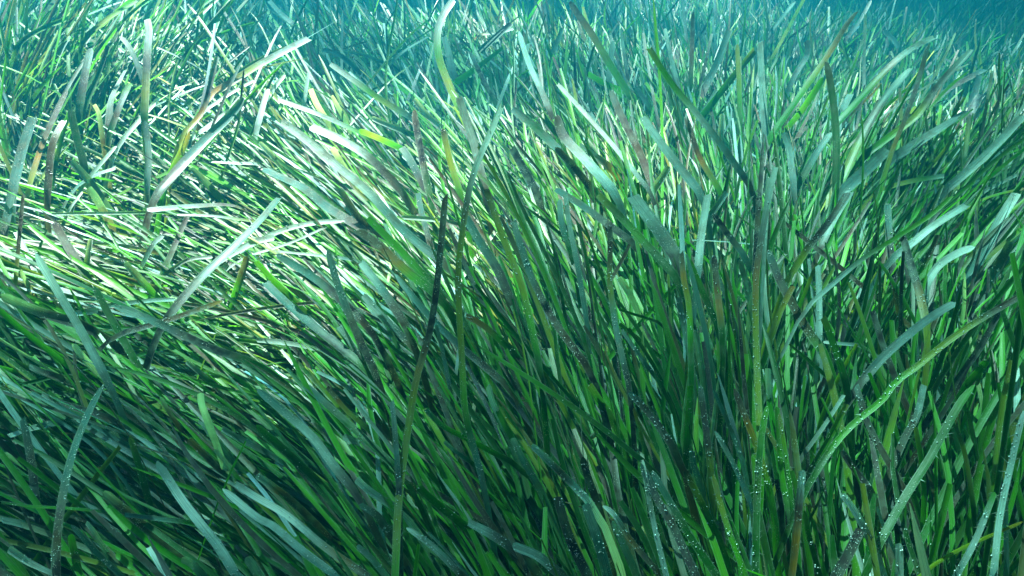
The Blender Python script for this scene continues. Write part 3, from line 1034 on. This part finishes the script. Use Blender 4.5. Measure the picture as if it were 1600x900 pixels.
# leaves of the meadow that would hide a single leaf are not grown
for i, b in enumerate(bands):
    fine = np.stack([b['P'][:, :-1] * (1 - u) + b['P'][:, 1:] * u for u in np.arange(8) / 8], 2).reshape(len(b['P']), -1, 3)
    pr = project(fine.reshape(-1, 3))
    xi = np.clip((pr[:, 0] / 4).astype(int), 0, 400); yi = np.clip((pr[:, 1] / 4).astype(int), 0, 225)
    inside = (pr[:, 0] >= 0) & (pr[:, 0] < 1600) & (pr[:, 1] >= 0) & (pr[:, 1] < 900)
    front = (inside & (pr[:, 2] < ZB[yi, xi] - .012) & (ZB[yi, xi] < 50)).reshape(fine.shape[:2]).sum(1)
    bands[i] = keep_band(b, (front < 2) | (rng.random(len(front)) < .012))


def bead_mesh(name, centres, radii, mat):
    O = np.array([(1, 0, 0), (-1, 0, 0), (0, 1, 0), (0, -1, 0), (0, 0, 1), (0, 0, -1)], float)
    Fc = np.array([(0, 2, 4), (2, 1, 4), (1, 3, 4), (3, 0, 4), (2, 0, 5), (1, 2, 5), (3, 1, 5), (0, 3, 5)])
    V = (centres[:, None] + O[None] * radii[:, None, None]).reshape(-1, 3).astype(np.float32)
    Q = (Fc[None] + (np.arange(len(centres)) * 6)[:, None, None]).reshape(-1).astype(np.int32)
    me = bpy.data.meshes.new(name)
    me.vertices.add(len(V)); me.vertices.foreach_set("co", V.ravel())
    me.loops.add(len(Q)); me.loops.foreach_set("vertex_index", Q)
    me.polygons.add(len(Q) // 3); me.polygons.foreach_set("loop_start", np.arange(0, len(Q), 3, dtype=np.int32))
    me.polygons.foreach_set("use_smooth", np.ones(len(Q) // 3, bool))
    me.update(calc_edges=True)
    me.materials.append(mat)
    return me


def bead_material():
    m, nt = new_mat("air_bead")
    p = node(nt, "BsdfPrincipled", Roughness=0.12)
    p.inputs["Base Color"].default_value = (0.80, 0.84, 0.82, 1)
    p.inputs["Specular IOR Level"].default_value = 0.9
    nt.links.new(p.outputs[0], node(nt, "OutputMaterial").inputs[0])
    return m


BEAD = bead_material()


def surface_points(V, n, r):
    """n points on a leaf strip V (s,c,3), a little proud of it."""
    s, c, _ = V.shape
    a = np.clip(r.uniform(0, s - 1.001, max(n // 4, 1))[r.integers(0, max(n // 4, 1), n)] + r.normal(0, .5, n), 0, s - 1.001); b = r.uniform(0, c - 1.001, n)
    i, j = a.astype(int), b.astype(int); u, v = (a - i)[:, None], (b - j)[:, None]
    return (V[i, j] * (1 - u) + V[i + 1, j] * u) * (1 - v) + (V[i, j + 1] * (1 - u) + V[i + 1, j + 1] * u) * v


def part(name, V, C, E, U, parent, off=0):
    o = bpy.data.objects.new(name, strips_to_mesh(name, [(V[None], C[None], E[None], U[None])], LEAF))
    col.objects.link(o)
    if parent is not None:
        o.parent = parent
    return o


def fuzz_mesh(name, base, out, wide, mat, tone):
    n = len(base)
    V = np.stack([base - wide, base + wide, base + out], 1).reshape(-1, 3)
    me = bpy.data.meshes.new(name)
    me.from_pydata(V.tolist(), [], np.arange(3 * n).reshape(-1, 3).tolist())
    a = me.attributes.new("tone", 'FLOAT_COLOR', 'POINT')
    a.data.foreach_set("color", np.concatenate([np.repeat(tone, 3, 0), np.ones((3 * n, 1))], 1).astype(np.float32).ravel())
    me.materials.append(mat)
    return me


def edge_fuzz(V, n, r):
    """Short threads of algae standing out from both edges of a strip (s,c,3)."""
    a = r.uniform(0, len(V) - 1.001, n); i = a.astype(int); u = (a - i)[:, None]
    e = np.where(r.random(n) < .5, 0, V.shape[1] - 1); o = V.shape[1] - 1 - e
    p = V[i, e] * (1 - u) + V[i + 1, e] * u
    outw = p - (V[i, o] * (1 - u) + V[i + 1, o] * u)
    outw /= np.linalg.norm(outw, axis=1, keepdims=True) + 1e-9
    al = V[i + 1, e] - V[i, e]; al /= np.linalg.norm(al, axis=1, keepdims=True) + 1e-9
    ln_ = r.uniform(.0008, .0042, n)[:, None]
    return p - outw * .0004, (outw + al * r.normal(0, .7, (n, 1)) + r.normal(0, .35, (n, 3))) * ln_, al * r.uniform(.00015, .0005, (n, 1))


DEAD, PALE, LIVE = set('kbmo'), set('pwt'), set('gly')
for q in made:
    lf = q['lf']
    V = leaf_strip(q['path'][None], q['N'][None], q['W'][None])[0]
    nv = len(q['path'])
    V[-1] += (V[-2] - V[-1]) * lr.uniform(0, .5, (3, 1))
    if lr.random() < .5:                          # torn, slanting end
        V[-1, 0] += (V[-2, 0] - V[-1, 0]) * lr.uniform(.2, .8)
    foot_at = V[0].mean(0)
    V = V - foot_at
    U = np.concatenate([[0], np.cumsum(np.linalg.norm(np.diff(q['path'], axis=0), axis=1))]) + lr.uniform(0, 9)
    t = lf['tones']
    ln = np.linalg.norm(np.diff(lf['pts'], axis=0), axis=1).sum()
    cut = None
    if ln > 60 and len(t) > 2 and t[0] in LIVE and t[-1] not in LIVE:
        k = min(i for i in range(len(t)) if all(c not in LIVE for c in t[i:]))
        cut = 5 + int(round((k - .4) / (len(t) - 1) * (nv - 6)))
        cut = min(max(cut, 7), nv - 4)
    elif ln > 60 and len(t) > 2 and t[0] in DEAD and t[-1] in PALE:
        k = min(i for i in range(len(t)) if all(c in PALE for c in t[i:]))
        cut = min(max(5 + int(round((k - .4) / (len(t) - 1) * (nv - 6))), 7), nv - 4)
    if cut:
        blade = part("seagrass_blade", V[:cut + 1], q['C'][:cut + 1], q['E'][:cut + 1], U[:cut + 1], None)
        part("bleached_tip" if t[-1] in PALE else "withered_tip", V[cut:], q['C'][cut:], q['E'][cut:], U[cut:], blade)
    else:
        blade = part("seagrass_blade", V, q['C'], q['E'], U, None)
    blade.location = foot_at
    blade["label"] = lf['label']
    blade["category"] = "seagrass blade"
    blade["group"] = "seagrass blades of the meadow"
    area = ln * lf['w']
    nf = int(min(ln * .35, 90) * q['E'].mean() * 1.4)
    if lf['pts'][:, 1].mean() > 200 and nf > 5:
        ba, ou, wi = edge_fuzz(V[5:], nf, lr)
        fo = bpy.data.objects.new("algae_fuzz", fuzz_mesh("algae_fuzz", ba, ou, wi, LEAF, lr.uniform(.1, .32, (nf, 1)) * np.array([[.85, 1, .85]])))
        fo["kind"] = "stuff"
        fo.parent = blade
        col.objects.link(fo)
    if lf['pts'][:, 1].mean() > 230 and lf['w'] > 9:
        nb = int(min(area / 28, 260) * lr.uniform(.3, 1.0) * (.3 + q['E'].mean()))
        if nb > 5:
            pt = surface_points(V[5:], nb, lr) + q['N'][nv // 2] * .0006
            bo = bpy.data.objects.new("air_beads", bead_mesh("air_beads", pt, (.00022 + .0008 * lr.random(nb) ** 2.5), BEAD))
            bo["kind"] = "stuff"
            bo.parent = blade
            col.objects.link(bo)

b = bands[0]
Vn = leaf_strip(b['P'], b['N'], b['W'])
pick = rng.choice(len(Vn), 3600, replace=False)
pts_ = np.concatenate([surface_points(Vn[i][5:], 9, rng) + b['N'][i, 7] * .0006 for i in pick])
mb = bpy.data.objects.new("air_beads", bead_mesh("air_beads", pts_, rng.uniform(.00025, .0008, len(pts_)), BEAD))
mb["kind"] = "stuff"
fz = [edge_fuzz(Vn[i], 10, rng) for i in rng.choice(len(Vn), 4000, replace=False)]
fz = [np.concatenate(v) for v in zip(*fz)]
mf = bpy.data.objects.new("algae_fuzz", fuzz_mesh("algae_fuzz", *fz, LEAF, rng.uniform(.06, .28, (len(fz[0]), 1)) * np.array([[.8, 1, .8]])))
mf["kind"] = "stuff"
col.objects.link(mf)
col.objects.link(mb)


blocks = [(leaf_strip(b['P'], b['N'], b['W'], cols=b['cols']), b['C'], b['E'], b['U']) for b in bands]
meadow = bpy.data.objects.new("seagrass", strips_to_mesh("seagrass", blocks, LEAF))
col.objects.link(meadow)
meadow["kind"] = "stuff"
